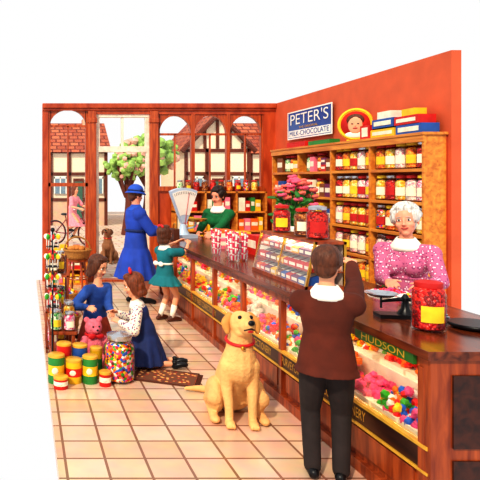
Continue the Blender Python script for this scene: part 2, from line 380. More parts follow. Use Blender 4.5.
        sh=MB(); sh.limb([heel,A+V((0,0,-.015*H)),A.lerp(toe,.6),toe],[.023*H,.026*H,.024*H,.019*H])
        sh.limb([A+V((0,0,.01*H)),A],[.024*H,.024*H],k=1)
        sh.obj('shoe_'+k.lower(),shoe or M_black,F.root,True,.006)
    b.obj('body',skin,F.root,True,vox,sm=2)
    ft=MB()
    for s in (-1,1):
        he(ft,(.13*s,.285,.0),(.062,.05,.042),0); he(ft,(.13*s,.325,.0),(.028,.014,.03),1); he(ft,(.13*s,.334,.0),(.014,.01,.015),2)
        he(ft,(.13*s,.325,.045),(.075,.022,.014),4)
        he(ft,(.13*s,.34,.1),(.085,.018,.016),4,rot=Matrix.Rotation(.15*s,3,'Y'))
    for q in range(7):
        u=(q-3)/3; he(ft,(.085*u,.352-.03*u*u,-.265+(.025*u*u if smile else 0)),(.025,.022,.02 if abs(u)<.7 else .013),3,8,6)
    ft.obj('face_features',[M_white,M_eye,M_black,M_lip,browc or M_brow],F.root,True)
    if style:
        hb=MB(); he(hb,(0,-.09,.15),(.375,.425,.395))
        he(hb,(0,.12,.39),(.28,.2,.13))
        for s in (-1,1): he(hb,(.3*s,.02,.12),(.09,.22,.22))
        if style=='bob':
            he(hb,(0,-.22,-.1),(.36,.26,.36))
            for s in (-1,1): he(hb,(.31*s,-.02,-.08),(.1,.2,.34))
            for q in range(9): he(hb,(.32*cos(pi+pi*q/8),-.1-.3*sin(pi*q/8),-.38),(.09,.09,.16))
        if style=='short': he(hb,(0,-.25,-.08),(.29,.2,.28))
        if style=='curly':
            rs=random.Random(5)
            for q in range(70):
                a=rs.uniform(0,2*pi); e=rs.uniform(-.45,1.4); p=(.37*cos(a)*cos(e),-.1+.42*sin(a)*cos(e),.12+.4*sin(e))
                if p[1]>.12 and p[2]<.4: continue
                he(hb,p,(.1,.1,.1),n=8,k=6)
            he(hb,(0,-.3,-.15),(.25,.18,.25))
        if style=='long':
            he(hb,(0,-.28,-.3),(.33,.2,.6))
            for s in (-1,1): he(hb,(.3*s,-.08,-.2),(.1,.18,.45))
        hb.obj('hair',hcol,F.root,True,hh*.03,sm=2)
    return F
def garment(F,name,m,off=.012,hem=None,flare=.16,sleeve=1.0,folds=.05,bust=0,hemc=None,top=1.04,sl_w=.012,vox=.0085,lower=-.2,fl_y=None):
    g=MB(); H=F.H; R=[]
    if hem is not None:
        hc=V(hemc) if hemc else V((0,0,0)); base=F.P+F.d*(.0*F.T); X=V((1,0,0));Y=V((0,1,0))
        N=9; ph=random.random()*6
        for i in range(N):
            t=i/(N-1); z=hem+(base.z-.02*H-hem)*t
            c=V((hc.x+(base.x-hc.x)*t,hc.y+(base.y-hc.y)*t,z)); q=(1-t)**.8
            rx=(.1*H+off)+(flare*H-.1*H)*q; ry=(.072*H+off)+((fl_y or flare*.8)*H-.072*H)*q
            R.append(F.ring(c,rx,ry,48,folds*q,11,ph,X,Y))
    else: R.append(F.ring(F.P+F.d*(lower*F.T),.098*H+off,.068*H+off,48))
    for t,rx,ry in F.rd:
        if t<.05 or t>top: continue
        R.append(F.ring(F.P+F.d*(t*F.T),rx*H+off,ry*H+off,48))
    g.rings(R)
    if bust:
        for s in (-1,1): g.sph(F.P+F.d*(.68*F.T)+F.ux*.042*H*s+F.uy*.055*H,(.04*H+bust,.032*H+bust,.04*H+bust))
    if top>.9:
      for k in ('L','R'):
        S,E,W=F.sh[k],F.el[k],F.wr[k]
        g.limb([F.nb-F.d*.03*H,S],[.036*H+off*.6,.033*H+off],k=1)
        if sleeve>0:
            a=min(sleeve*2,1); E2=S.lerp(E,a)
            g.limb([S,S.lerp(E2,.5),E2],[.033*H+sl_w,.029*H+sl_w*1.1,(.024 if a>=1 else .028)*H+sl_w*1.2])
            if sleeve>.5:
                W2=E.lerp(W,(sleeve-.5)*2*.97); g.limb([E,E.lerp(W2,.5),W2],[.024*H+sl_w,.022*H+sl_w,.018*H+sl_w*.8])
    return g.obj(name,m,F.root,True,vox,sm=4)
def collar(F,m,z=1.03,name='collar'):
    g=MB(); H=F.H; c=F.P+F.d*(z*F.T); X,Y=F.ux,F.uy; n=28
    R=[]
    for rad,dz in ((.036,.03),(.04,.032),(.066,-.008),(.072,-.022),(.06,-.018)):
        R.append([c+X*rad*H*1.05*cos(2*pi*i/n)+Y*rad*H*.9*sin(2*pi*i/n)+F.d*dz*H*(1) for i in range(n)])
    g.rings(R,0,False); o=g.obj(name,m,F.root,True); q=o.modifiers.new('s','SOLIDIFY'); q.thickness=.006; return o
def trousers(F,m,to=1.0,name='trousers'):
    g=MB(); H=F.H; g.rings([F.ring(F.P+F.d*(t*F.T),rx*H+.012,ry*H+.012,32) for t,rx,ry in F.rd if t<.5])
    for k in ('L','R'):
        K,A=F.kn[k],F.an[k]; E=K.lerp(A,to)
        g.limb([F.hip[k],F.hip[k].lerp(K,.5),K],[.06*H,.054*H,.042*H])
        g.limb([K,E],[.042*H,.035*H],k=1)
    g.obj(name,m,F.root,True,.008)
M_sk=mat('skin','#f0ac86',.5,var=.06,scale=8); M_sk2=mat('skin_rosy','#f2a486',.5,var=.08,scale=8)
M_eye=mat('iris','#3a2a20',.2); M_lip=mat('lips','#b8383a',.4); M_brow=mat('brow','#3a2418',.8); M_browg=mat('grey_brow','#b9b0a8',.8)
def hairm(n,c): return mat(n,c,.45,var=.45,scale=10,stretch=(6,6,1),bump=.5)
H_dark=hairm('hair_dark','#2a1712'); H_br=hairm('hair_brown','#5e3018'); H_bl=hairm('hair_auburn','#7a3a18'); H_gr=hairm('hair_grey','#ddd8d4')
W_blue=mat('coat_blue','#2348b0',.8,var=.2,scale=5,bump=.15); W_hat=mat('hat_blue','#2a5ac4',.8,var=.15)
W_teal=mat('dress_teal','#127680',.8,var=.2,scale=6); W_green=mat('cardigan_green','#137040',.9,var=.2,bump=.3,bscale=120)
W_brn=mat('jacket_brown','#5e2413',.9,var=.25,scale=8,bump=.2); W_trs=mat('trouser_charcoal','#2e2424',.9,var=.2); W_navy=mat('dress_navy','#1c2f66',.8,var=.2)
W_flo=dots('dress_floral','#cc6f98','#f7d7e6','#9c3f78',40,.3); W_prt=dots('blouse_print','#f5ead8','#c83a4a','#3a6a9a',45,.22)
W_wh=mat('white_cloth','#f6f1e6',.8,var=.05); W_pink=mat('dress_pink','#f09aa8',.8); W_kid=mat('jumper_blue','#2f58a8',.85,bump=.3,bscale=90); W_skb=mat('skirt_rust','#b0452a',.85)
M_shb=mat('shoe_brown','#5a2a16',.4); M_redc=mat('red_ribbon','#d21f26',.5)
# -- woman in the blue coat
F=figure('woman_in_blue_coat',1.64,(1.57,8.5,0),radians(-82),M_sk2,hr=6.8,hands={'R':(1.97,8.42,1.02),'L':(1.97,8.66,1.0)},head=(-.12,.15,0),hcol=H_br,style='short',shoe=M_black,
   feet={'L':(-.09,-.03,.07),'R':(.09,.07,.07)})
garment(F,'coat',W_blue,.045,.36,.19,1.0,.06,bust=.02,sl_w=.03); collar(F,W_hat,name='coat_collar')
g=MB(); F.he(g,(0,-.04,.3),(.43,.47,.38),0,24,14); g.obj('hat_crown',W_hat,F.root,True)
g=MB()
R=[]
for rr,dz in ((.40,.3),(.47,.19),(.58,.11),(.585,.09),(.47,.15),(.40,.2)): R.append([F.hp(rr*cos(2*pi*i/32),rr*1.08*sin(2*pi*i/32)-.04,dz+.05*abs(cos(2*pi*i/32))) for i in range(32)])
g.rings(R+[R[0]],0,False); g.obj('hat_brim',W_hat,F.root,True)
g=MB(); g.torus(F.hp(0,-.04,.28),.445*F.hh,.04*F.hh,0,F.Rh,sy=1.08); g.sph(F.hp(.42,.1,.34),.08*F.hh); g.obj('hat_band',W_navy,F.root,True)
g=MB(); g.torus(F.P+F.d*.42*F.T,.178,.02,0,None,sx=1,sy=.78); g.obj('coat_belt',W_navy,F.root,True)
g=MB(); g.box((2.06,8.3,.905),(2.14,8.54,1.06)); g.torus((2.1,8.42,1.06),.07,.008,1,Matrix.Rotation(pi/2,3,'Y')); g.obj('handbag',[M_shb,M_brass],bevel=.015)
# -- girl in teal dress
F=figure('girl_in_teal_dress',1.18,(1.73,7.42,0),radians(-66),M_sk,hr=5.5,hands={'R':(2.04,7.5,.95),'L':(1.96,7.72,.95)},head=(.12,.0,0),hcol=H_br,style='bob',shoe=M_shb,vox=.005,
  feet={'L':(-.07,-.02,.05),'R':(.07,.05,.05)})
garment(F,'dress',W_teal,.016,.45,.18,.32,.07,sl_w=.018,vox=.007); collar(F,W_wh)
g=MB(); g.torus(F.P+F.d*.4*F.T,.107,.013,0,sy=.76)
for s in (-1,1): g.sph(F.P+F.d*.4*F.T+V((.05*s,-.1,0)),(.05,.015,.03))
g.obj('sash',W_wh,F.root,True)
g=MB()
for k in ('L','R'): g.limb([F.kn[k].lerp(F.an[k],.5),F.an[k]],[.039,.028],k=1)
g.obj('socks',W_wh,F.root,True)
g=MB()
for s in (-1,1): F.he(g,(.14*s,-.25,.5),(.15,.05,.1),rot=Matrix.Rotation(.4*s,3,'Y'))
g.obj('hair_ribbon',M_redc,F.root,True)
# -- shopkeeper
F=figure('shopkeeper_in_green',1.64,(2.98,9.12,0),radians(138),M_sk2,hr=6.3,hands={'R':(2.55,8.82,.97),'L':(2.66,8.62,.96)},lean=.2,head=(-.25,-.2,0),hcol=H_dark,style='curly',vox=.0065)
garment(F,'cardigan',W_green,.022,None,sleeve=.95,bust=.01,sl_w=.014); garment(F,'skirt',W_trs,.012,.5,.13,0,.05,top=.35); collar(F,W_wh)
# -- elderly lady
F=figure('elderly_shop_lady',1.55,(3.12,4.88,0),radians(132),M_sk2,hr=6.1,hands={'R':(2.8,4.62,.96),'L':(2.95,4.42,.96)},lean=.14,head=(.02,.12,.1),hcol=H_gr,style='curly',browc=M_browg,vox=.006,shoulder=.112)
garment(F,'dress',W_flo,.024,.42,.16,.93,.05,bust=.02,sl_w=.014); collar(F,W_wh)
g=MB(); g.torus(F.P+F.d*.42*F.T,.148,.012,0,sy=.72); g.obj('belt',W_flo,F.root,True)
# -- boy
F=figure('boy_in_brown_jacket',1.36,(1.76,3.5,0),radians(-24),M_sk,hr=6.2,hands={'R':(2.07,3.8,1.2),'L':(1.94,3.84,.93)},head=(.0,-.2,0),hcol=H_br,style='short',vox=.0055,poles={'R':(.45,-.3,-1),'L':(-.1,-.5,-1)},palm={'R':(-.2,1,-.3)},shoulder=.1)
garment(F,'jacket',W_brn,.024,.62,.112,1.0,.02,sl_w=.016,fl_y=.09); trousers(F,W_trs); collar(F,W_wh)
# -- kneeling children
def kneel(H): return dict(hipz=.29*H,feet={'L':(-.06*H,-.24*H,.04*H),'R':(.06*H,-.24*H,.04*H)},knee={'L':(-.1,.6,-1),'R':(.1,.6,-1)})
F=figure('child_in_blue_jumper',1.24,(.72,6.15,0),radians(215),M_sk,hr=5.3,hands={'R':(.6,5.84,.5),'L':(.84,5.86,.46)},head=(-.3,.25,0),lean=.12,hcol=H_br,style='bob',vox=.0055,**kneel(1.24))
garment(F,'jumper',W_kid,.018,None,sleeve=1,sl_w=.014,vox=.007); garment(F,'skirt',W_skb,.012,.05,.16,0,.06,top=.3,vox=.007)
F=figure('girl_with_red_bow',1.12,(1.14,5.66,0),radians(75),M_sk,hr=4.9,hands={'R':(.9,5.84,.45),'L':(.88,5.58,.42)},head=(-.3,.1,0),lean=.35,hcol=H_bl,style='bob',vox=.0055,**kneel(1.1))
garment(F,'blouse',W_prt,.012,None,sleeve=.95,sl_w=.02,vox=.007); garment(F,'pinafore_dress',W_navy,.02,.04,.2,0,.07,vox=.007,top=.9); collar(F,W_wh)
g=MB()
for s in (-1,1): F.he(g,(.17*s,-.05,.6),(.18,.07,.12),rot=Matrix.Rotation(.4*s,3,'Y'))
F.he(g,(0,-.05,.57),(.06,.08,.06)); g.obj('red_bow',M_redc,F.root,True)
# -- cyclist outside
M_bike=mat('bicycle_enamel','#8a2f3a',.3)
def bicycle(name,loc,yaw):
    e=empty(name,loc,yaw); g=MB(); Rx=Matrix.Rotation(pi/2,3,'Y')
    for y in (-.5,.5):
        g.torus((0,y,.33),.31,.016,1,Rx); g.torus((0,y,.33),.285,.01,0,Rx); g.sph((0,y,.33),.03)
        for k in range(12): a=k*pi/6; g.tube([(0,y,.33),(0,y+.29*cos(a),.33+.29*sin(a))],.003,2,4,1)
    for a,b in (((0,-.5,.33),(0,-.08,.3)),((0,-.08,.3),(0,-.2,.78)),((0,-.17,.65),(0,.32,.72)),((0,-.08,.3),(0,.34,.62)),((0,.5,.33),(0,.3,.9)),((0,-.5,.33),(0,-.18,.68))): g.tube([a,b],.015,0,6,1)
    g.sph((0,-.22,.82),(.08,.12,.035),1); g.tube([(-.25,.18,.95),(-.18,.28,.98),(0,.3,.92),(.18,.28,.98),(.25,.18,.95)],.012,2,6)
    g.torus((0,-.08,.3),.08,.012,2,Rx); g.tube([(-.1,-.08,.17),(.0,-.08,.3),(.1,-.08,.43)],.01,2,6,1)
    R=[]
    for rx,ry,z in ((.1,.07,.75),(.14,.1,.95),(.13,.09,.95),(.09,.06,.77)): R.append([V((rx*cos(i*pi/8),.5+ry*sin(i*pi/8),z)) for i in range(16)])
    g.rings(R,3,True); g.obj('frame_and_wheels',[M_bike,M_black,M_steel,M_wick],e,True)
    return e
bicycle('bicycle',(1.25,16,0),radians(-125))
F=figure('girl_cyclist',1.45,(1.25,16,0),radians(-125),M_sk,hr=6.4,hipz=.88,lean=.2,hands={'L':(1.69,15.9,1.0),'R':(1.42,15.6,1.0)},feet={'L':(-.1,-.02,.24),'R':(.1,-.02,.44)},hcol=H_bl,style='long',vox=.009)
garment(F,'dress',W_pink,.02,.52,.17,.4,.05,hemc=(0,.18,0),vox=.01)
# ------------------------------------------------------------------ dogs
def dog(name,loc,yaw,sc,fur,furd,hy=0,hpch=.25):
    e=empty(name,loc,yaw); e.scale=(sc,)*3; b=MB()
    b.limb([(0,-.2,.17),(0,-.12,.27),(0,-.02,.38),(0,.05,.47),(0,.07,.55)],[.145,.14,.13,.115,.09])
    b.sph((0,-.22,.14),(.15,.16,.14)); b.sph((0,.07,.42),(.105,.1,.13)); b.limb([(0,.05,.52),(0,.07,.62),(0,.09,.7)],[.1,.085,.08])
    for s in (-1,1):
        b.limb([(.075*s,.06,.42),(.088*s,.05,.28),(.08*s,.09,.14),(.08*s,.1,.04)],[.065,.046,.032,.03]); b.sph((.08*s,.135,.028),(.037,.055,.028))
        for q in (-1,0,1): b.sph((.08*s+.02*q,.175,.022),(.014,.022,.018))
        b.sph((.145*s,-.1,.15),(.07,.15,.13)); b.limb([(.16*s,.0,.16),(.17*s,-.16,.1),(.165*s,-.24,.05)],[.06,.05,.032]); b.limb([(.165*s,-.24,.04),(.17*s,.02,.03)],[.03,.033],k=1); b.sph((.17*s,.06,.028),(.038,.055,.028))
    b.limb([(0,-.34,.09),(.06,-.48,.04),(.18,-.56,.03),(.3,-.55,.03)],[.045,.035,.027,.015])
    R=Matrix.Rotation(hy,3,'Z')@Matrix.Rotation(hpch,3,'X'); hc=V((0,.1,.73))
    def h(c,r,mb=b,m=0,rot=None): mb.sph(hc+R@V(c),r,m,R if rot is None else R@rot,14,10)
    h((0,0,.0),(.09,.1,.085)); h((0,.05,.02),(.07,.065,.06)); h((0,.11,-.025),(.052,.08,.043)); h((0,.165,-.015),(.04,.03,.032)); h((0,.1,-.055),(.038,.07,.018)); h((0,.02,-.06),(.06,.07,.04))
    b.obj('body',fur,e,True,.007)
    er=MB()
    for s in (-1,1): er.limb([hc+R@V((.074*s,-.01,.055)),hc+R@V((.108*s,.0,.0)),hc+R@V((.106*s,.015,-.06))],[.022,.032,.018])
    er.obj('ears',furd,e,True,.006)
    f=MB(); h((0,.2,.0),(.024,.014,.018),f,0)
    for s in (-1,1): h((.038*s,.095,.038),(.015,.013,.014),f,0)
    f.tube([hc+R@V((-.035,.15,-.048)),hc+R@V((0,.19,-.038)),hc+R@V((.035,.15,-.048))],.005,0,6); h((0,.17,-.058),(.018,.032,.007),f,1)
    f.obj('nose_eyes_mouth',[M_black,M_redc],e,True)
    c=MB(); c.torus((0,.065,.6),.094,.011,0,Matrix.Rotation(-.2,3,'X')); c.sph((0,.165,.57),.016,1); c.obj('collar',[M_redc,M_brass],e,True)
    return e
M_lab1=mat('labrador_fur','#ecbc7c',.8,var=.15,scale=7,bump=.4,bscale=60); M_lab2=mat('labrador_ears','#cf9650',.8,var=.15)
M_dgb=mat('collie_fur','#9a6a48',.8,var=.4,scale=5); M_dgb2=mat('collie_ears','#6a4028',.8)
dog('labrador_dog',(1.54,4.34,0),radians(172),1.0,M_lab1,M_lab2,hy=.15,hpch=.22)
dog('brown_dog',(1.75,12.6,0),radians(160),.9,M_dgb,M_dgb2)
# ------------------------------------------------------------------ counter
CY0,CY1=2.97,8.92; CX0,CX1=2.0,2.8; CZ=.9
c=MB()
c.box((CX0-.03,CY0-.04,CZ-.045),(CX1+.03,CY1+.03,CZ),0); c.box((CX0,CY0,CZ-.1),(CX1,CY1,CZ-.0455),1)
c.box((CX0,CY0+.001,.28),(CX0+.04,CY1-.001,.4),2); c.box((CX0+.05,CY0+.01,0),(CX1-.05,CY1-.01,.08),2); c.box((CX0-.015,CY0+.002,0),(CX0+.03,CY1,.07),1)
c.box((CX0+.02,CY0+.02,.07),(CX0+.05,CY1-.02,.28),1); c.box((CX1-.04,CY0+.02,.05),(CX1,CY1-.02,CZ-.1),1); c.box((CX1-.05,CY0+.06,.4),(CX1-.041,CY1-.06,CZ-.1),5)
c.box((CX0-.005,CY0-.02,0),(CX1+.005,CY0+.04,CZ-.046),1); c.box((CX0-.005,CY1-.04,0),(CX1+.005,CY1+.02,CZ-.046),1)
c.box((CX0+.041,CY0+.045,.36),(CX1-.06,CY1-.045,.4),5); c.box((CX0+.24,CY0+.045,.4),(CX1-.06,CY1-.045,.58),5)
n=7
for i in range(n+1):
    y=CY0+.05+(CY1-CY0-.1)*i/n
    c.box((CX0-.008,y-.025,.07),(CX0+.035,y+.025,CZ-.1),1)
    if i<n:
        y2=CY0+.05+(CY1-CY0-.1)*(i+1)/n; c.box((CX0+.005,y+.08,.11),(CX0+.03,y2-.08,.25),1)
c.box((CX0-.012,CY0+.001,.395),(CX0+.03,CY1-.001,.415),3); c.box((CX0-.012,CY0+.001,.27),(CX0+.03,CY1-.001,.285),3)
c.box((CX0+.1,CY0-.032,.1),(CX1-.1,CY0-.02,.36),2); c.box((CX0+.1,CY0-.032,.42),(CX1-.1,CY0-.02,.78),2)
c.box((CX0+.014,CY0+.05,.416),(CX0+.018,CY1-.05,.8),4)
ctr=c.obj('shop_counter',[M_top,M_ctr,M_dark,M_gold,M_gl3,M_crm],bevel=.004)
for i,y in enumerate((4.25,5.6,7.0)):
    text('frieze_lettering_%d'%i,'PURVEYORS OF FINEST CONFECTIONERY',1.15,.06,(CX0-.002,y-.15,.338),LEFTF,M_gold,ctr)
s=MB(); s.box((CX0-.02,3.06,.8),(CX0-.002,3.6,.852)); pl=s.obj('counter_nameplate',[mat('plaque_green','#2f6a24',.4)])
text('plate_lettering','HUDSON',.4,.04,(CX0-.0215,3.33,.826),LEFTF,M_gold,pl)
k=MB(); seg=(CY1-CY0-.1)/n
for i in range(n):
    al=bpy.data.lights.new('counter_fill_light','AREA'); al.shape='RECTANGLE'; al.size=.1; al.size_y=seg-.12; al.energy=2.8; al.color=(1,.86,.62)  # added fill light per bay to brighten the dark counter interior, no fitting
    ao=bpy.data.objects.new('counter_fill_light',al); ao.location=(CX0+.1,CY0+.05+seg*(i+.5),.79); ao.rotation_euler=(0,radians(-25),0); bpy.context.collection.objects.link(ao)
    for jj in range(3):
        y0=CY0+.08+seg*i+jj*(seg-.06)/3; y1=y0+(seg-.06)/3-.02
        for (xa,xb,z,hh_) in ((CX0+.045,CX0+.235,.4,.14),(CX0+.25,CX0+.58,.58,.14)):
            typ=random.randrange(3); ca=random.choice([0,1,2,3,4,5,0,1,5,7]); cb=random.choice([0,1,2,4,5])
            k.box((xa,y0,z),(xb,y1,z+.03),8)
            for q in range(88):
                u,v=random.random(),random.random(); r=random.uniform(.017,.026)
                zz=z+.03+hh_*random.random()*(1-abs(2*v-1)**3)*(.5+.5*u)
                m_=random.choice([ca,cb]) if typ<2 else random.choice([0,1,2,3,4,5,7])
                p=(xa+.02+(xb-xa-.04)*u,y0+.02+(y1-y0-.04)*v,zz)
                if typ==1: k.box((p[0]-r*.8,p[1]-r,zz),(p[0]+r*.8,p[1]+r,zz+r*1.2),m_)
                else: k.ico(p,r*1.15,m_)
k.obj('counter_sweets_display',CANDY+[M_lab])
# ------------------------------------------------------------------ jars
def jar(mb,x,y,z,h,r,fm,dirn=(-.75,-.66),lab=9,lid=10,n=14,fill=.78):
    mb.lathe((x,y,z),[(r*.85,.0),(r,.03*h),(r,.72*h),(r*.78,.83*h),(r*.7,.86*h),(r*.7,.88*h)],0,n)
    mb.lathe((x,y,z+.01),[(r*.8,0),(r*.93,.03*h),(r*.93,fill*h*.85),(r*.7,fill*h*.95),(r*.2,fill*h)],fm,n)
    mb.lathe((x,y,z+.86*h),[(r*.8,0),(r*.82,.02*h),(r*.82,.1*h),(r*.5,.13*h),(r*.15,.135*h),(r*.13,.14*h)],lid,n)
    if lab:
        a0=math.atan2(dirn[1],dirn[0]); vs=[];fs=[]
        for i in range(7):
            a=a0-.7+1.4*i/6
            for zz in (.2,.52): vs.append((x+r*1.015*cos(a),y+r*1.015*sin(a),z+h*zz))
            if i<6: fs.append((2*i,2*i+2,2*i+3,2*i+1))
        mb.add(vs,fs,lab)
JM=[M_glass]+FILL+[M_lab,M_labr,M_steel,M_laby]
# ------------------------------------------------------------------ wall shelves
SH=[.5,.83,1.17,1.51,1.86,2.2]; SX=4.06; Y0,Y1=6.1,9.85
s=MB()
s.box((XW-.015,Y0+.003,.0),(XW-.001,Y1-.003,2.2),1)
for z in SH: s.box((SX,Y0+.003,z-.035),(XW-.016,Y1-.003,z))
s.box((SX-.03,Y0-.02,2.2),(XW-.005,Y1+.02,2.23)); s.box((SX-.02,Y0-.01,2.13),(SX,Y1,2.2))
for y in (Y0,7.05,7.95,8.9,Y1-.03): s.box((SX-.005,y,0),(XW-.015,y+.035,2.2))
s.box((SX,Y0+.003,0),(XW-.016,Y1-.003,.1))
s.obj('wall_shelving',[M_shelf,M_shback],bevel=.004)
j=MB(); pk=MB()
for zi,z in enumerate(SH[:-1]):
    for (a,b) in ((Y0+.045,7.05),(7.09,7.95)):
        cnt=5
        for q in range(cnt):
            y=a+(b-a)*(q+.5)/cnt
            jar(j,SX+.1,y,z,.29,.083,1+random.choice([0,1,2,2,3,3,0,5,6,7,1]),(-.8,-.6),random.choice([9,9,12,9,10]),random.choice([10,10,11,12]))
    for (a,b) in ((8.0,8.88),(8.95,9.8)):
        y=a
        while y<b-.1:
            wd=random.uniform(.09,.2)
            if y+wd>b: break
            st=random.choice([1,1,2]) if z<2 else 1
            zz=z
            if random.random()<.35 and y+.17<b:
                jar(j,SX+.1,y+.085,z,.26,.075,1+random.randrange(8),(-.8,-.6),9,10); y+=.18; continue
            for _ in range(st):
                hh_=random.uniform(.09,.13) if st==2 else random.uniform(.16,.26)
                m_=random.randrange(9); pk.box((SX+.02,y,zz),(SX+.19,y+wd,zz+hh_),m_); pk.box((SX+.017,y+.015,zz+hh_*.35),(SX+.02,y+wd-.015,zz+hh_*.7),3 if m_!=3 else 0); zz+=hh_
            y+=wd+.01
j.obj('sweet_jars',JM,smooth=True,auto=True); pk.obj('sweet_packets',BOX)
pk=MB()
for (yy,wd,hh_,m_) in ((6.15,.42,.1,2),(6.6,.45,.09,1),(7.07,.2,.16,0),(6.2,.4,.09,0),(6.62,.4,.1,2)):
    z0=2.23 if (yy,wd) in ((6.15,.42),(6.6,.45),(7.07,.2)) else 2.335
    pk.box((SX+.0,yy,z0),(XW-.05,yy+wd,z0+hh_),m_); pk.box((SX-.004,yy+.04,z0+.025),(SX,yy+wd-.04,z0+hh_-.025),3)
pk.box((SX+.02,6.3,2.426),(XW-.08,6.5,2.5),1); pk.box((SX+.02,6.7,2.436),(XW-.08,6.95,2.52),3); pk.box((SX+.0,8.0,2.23),(XW-.1,8.6,2.29),5); pk.box((SX+.0,8.7,2.23),(XW-.1,9.3,2.31),0)
pk.obj('chocolate_boxes',BOX)
s=MB(); s.box((XW-.05,8.32,2.4),(XW-.03,9.68,2.8),0)
s.box((XW-.055,8.3,2.38),(XW-.045,9.7,2.4),1); s.box((XW-.055,8.3,2.8),(XW-.045,9.7,2.82),1); s.box((XW-.055,8.3,2.4),(XW-.045,8.32,2.8),1); s.box((XW-.055,9.68,2.4),(XW-.045,9.7,2.8),1); s.box((XW-.054,8.34,2.41),(XW-.05,9.66,2.52),1)
s.box((XW-.03,8.5,2.5),(XW,8.56,2.7),1); s.box((XW-.03,9.4,2.5),(XW,9.46,2.7),1)
sg=s.obj('chocolate_enamel_sign',[M_blueE,M_white])
text('sign_lettering_1',"PETER'S",1.2,.17,(XW-.056,9.0,2.68),LEFTF,M_white,sg); text('sign_lettering_2',"MILK-CHOCOLATE",1.24,.075,(XW-.057,9.0,2.465),LEFTF,M_blueE,sg)
text('sign_lettering_3',"THE ORIGINAL",.6,.035,(XW-.056,9.0,2.555),LEFTF,M_gold,sg)
e=empty('round_portrait_sign',(SX+.1,7.55,2.44),radians(-35)); Rx=Matrix.Rotation(pi/2,3,'X'); g=MB()
g.lathe((0,0,0),[(.2,0),(.205,.01),(.2,.02)],0,32,Rx); g.lathe((0,-.02,0),[(.165,0),(.165,.004)],1,32,Rx); g.torus((0,-.02,0),.185,.012,0,Rx)
g.sph((0,-.03,-.01),(.085,.012,.11),2); g.sph((0,-.026,.055),(.1,.01,.075),3); g.sph((0,-.024,-.13),(.12,.01,.04),4)
for q in (-1,1): g.sph((.033*q,-.043,.005),(.012,.005,.008),5)
g.sph((0,-.043,-.05),(.028,.005,.009),6); g.sph((0,-.043,-.02),(.01,.006,.015),2); g.box((-.1,-.01,-.21),(.1,.04,-.19),0)
g.obj('disc',[M_laby,M_labr,M_sk,H_br,W_wh,M_black,M_lip],e,True)
b=MB(); b.box((2.5,10.0,0),(4.04,10.03,.6))
for z in (.6,.9,1.22,1.55): b.box((2.5,10.0,z-.03),(4.04,YB-.045,z))
for x in (2.5,3.0,3.52,4.01): b.box((x,10.0,0),(x+.03,YB-.045,1.55))
b.obj('back_display_cabinet',[M_shelf],bevel=.004)
pk=MB()
for z in (.6,.9,1.22):
    for (a,c_) in ((2.55,2.98),(3.05,3.5),(3.57,3.99)):
        x=a
        while x<c_-.07:
            wd=random.uniform(.07,.13); hh_=random.uniform(.16,.25); m_=random.choice([0,1,0,4,3,8,1,5])
            if x+wd>c_: break
            pk.box((x,10.02,z),(x+wd,10.2,z+hh_),m_); pk.box((x+.01,10.016,z+hh_*.4),(x+wd-.01,10.02,z+hh_*.7),3); x+=wd+.008
pk.obj('sweet_packets',BOX)
j=MB(); x=2.62
while x<4.0:
    jar(j,x,10.15,1.55,.19,.055,1+random.randrange(8),(0,-1),random.choice([9,12,0]),random.choice([10,11])); x+=.14
j.obj('sweet_jars',JM,smooth=True,auto=True)
# ------------------------------------------------------------------ counter-top items
g=MB(); xa,xb,ya,yb=2.12,2.44,4.55,5.6; z0,z1=CZ,1.27
g.box((xa,ya,z0),(xb,yb,z0+.03),0); g.box((xa+.08,ya,z1-.02),(xb,yb,z1),0)
for y in (ya,yb-.02,(ya+yb)/2):
    g.add([(xa,y,z0),(xa+.02,y,z0),(xa+.1,y,z1),(xa+.08,y,z1),(xa,y+.02,z0),(xa+.02,y+.02,z0),(xa+.1,y+.02,z1),(xa+.08,y+.02,z1)],[(0,1,2,3),(4,7,6,5),(0,3,7,4),(1,5,6,2)],1)
    g.box((xb-.02,y,z0),(xb,y+.02,z1),1)
for zz in (.14,.25):
    o=.08*zz/.37; g.box((xa+o+.005,ya+.01,z0+zz-.006),(xb-.01,yb-.01,z0+zz),0)
g.box((xb-.01,ya+.02,z0+.03),(xb-.002,yb-.02,z1-.02),3)
g.add([(xa+.004,ya,z0+.03),(xa+.004,yb,z0+.03),(xa+.082,yb,z1-.02),(xa+.082,ya,z1-.02)],[(0,1,2,3)],2)
g.add([(xa+.01,ya+.004,z0+.03),(xb,ya+.004,z0+.03),(xb,ya+.004,z1-.02),(xa+.085,ya+.004,z1-.02)],[(0,1,2,3)],2)
g.obj('glass_showcase',[M_ctr,M_brass,M_gl3,M_crm])
pk=MB()
for zz,o in ((.03,.0),(.14,.03),(.25,.055)):
    y=ya+.04
    while y<yb-.12:
        wd=random.uniform(.08,.14); m_=random.choice([0,2,7,3,0,4,6,1,0,8,1]); z=z0+zz
        a1=xa+o+.022; hz=.095
        pk.add([(a1,y,z),(a1,y+wd,z),(a1+.15,y+wd,z),(a1+.15,y,z),(a1,y,z+.045),(a1,y+wd,z+.045),(a1+.15,y+wd,z+hz),(a1+.15,y,z+hz)],[(0,3,2,1),(4,5,6,7),(0,1,5,4),(1,2,6,5),(2,3,7,6),(3,0,4,7)],m_)
        pk.box((a1-.002,y+.012,z+.01),(a1,y+wd-.012,z+.035),3 if m_!=3 else 0)
        pk.add([(a1+.03,y+.015,z+.057),(a1+.03,y+wd-.015,z+.057),(a1+.12,y+wd-.015,z+.087),(a1+.12,y+.015,z+.087)],[(0,3,2,1)],3 if m_!=3 else 0)
        y+=wd+.008
pk.obj('chocolate_bars',BOX)
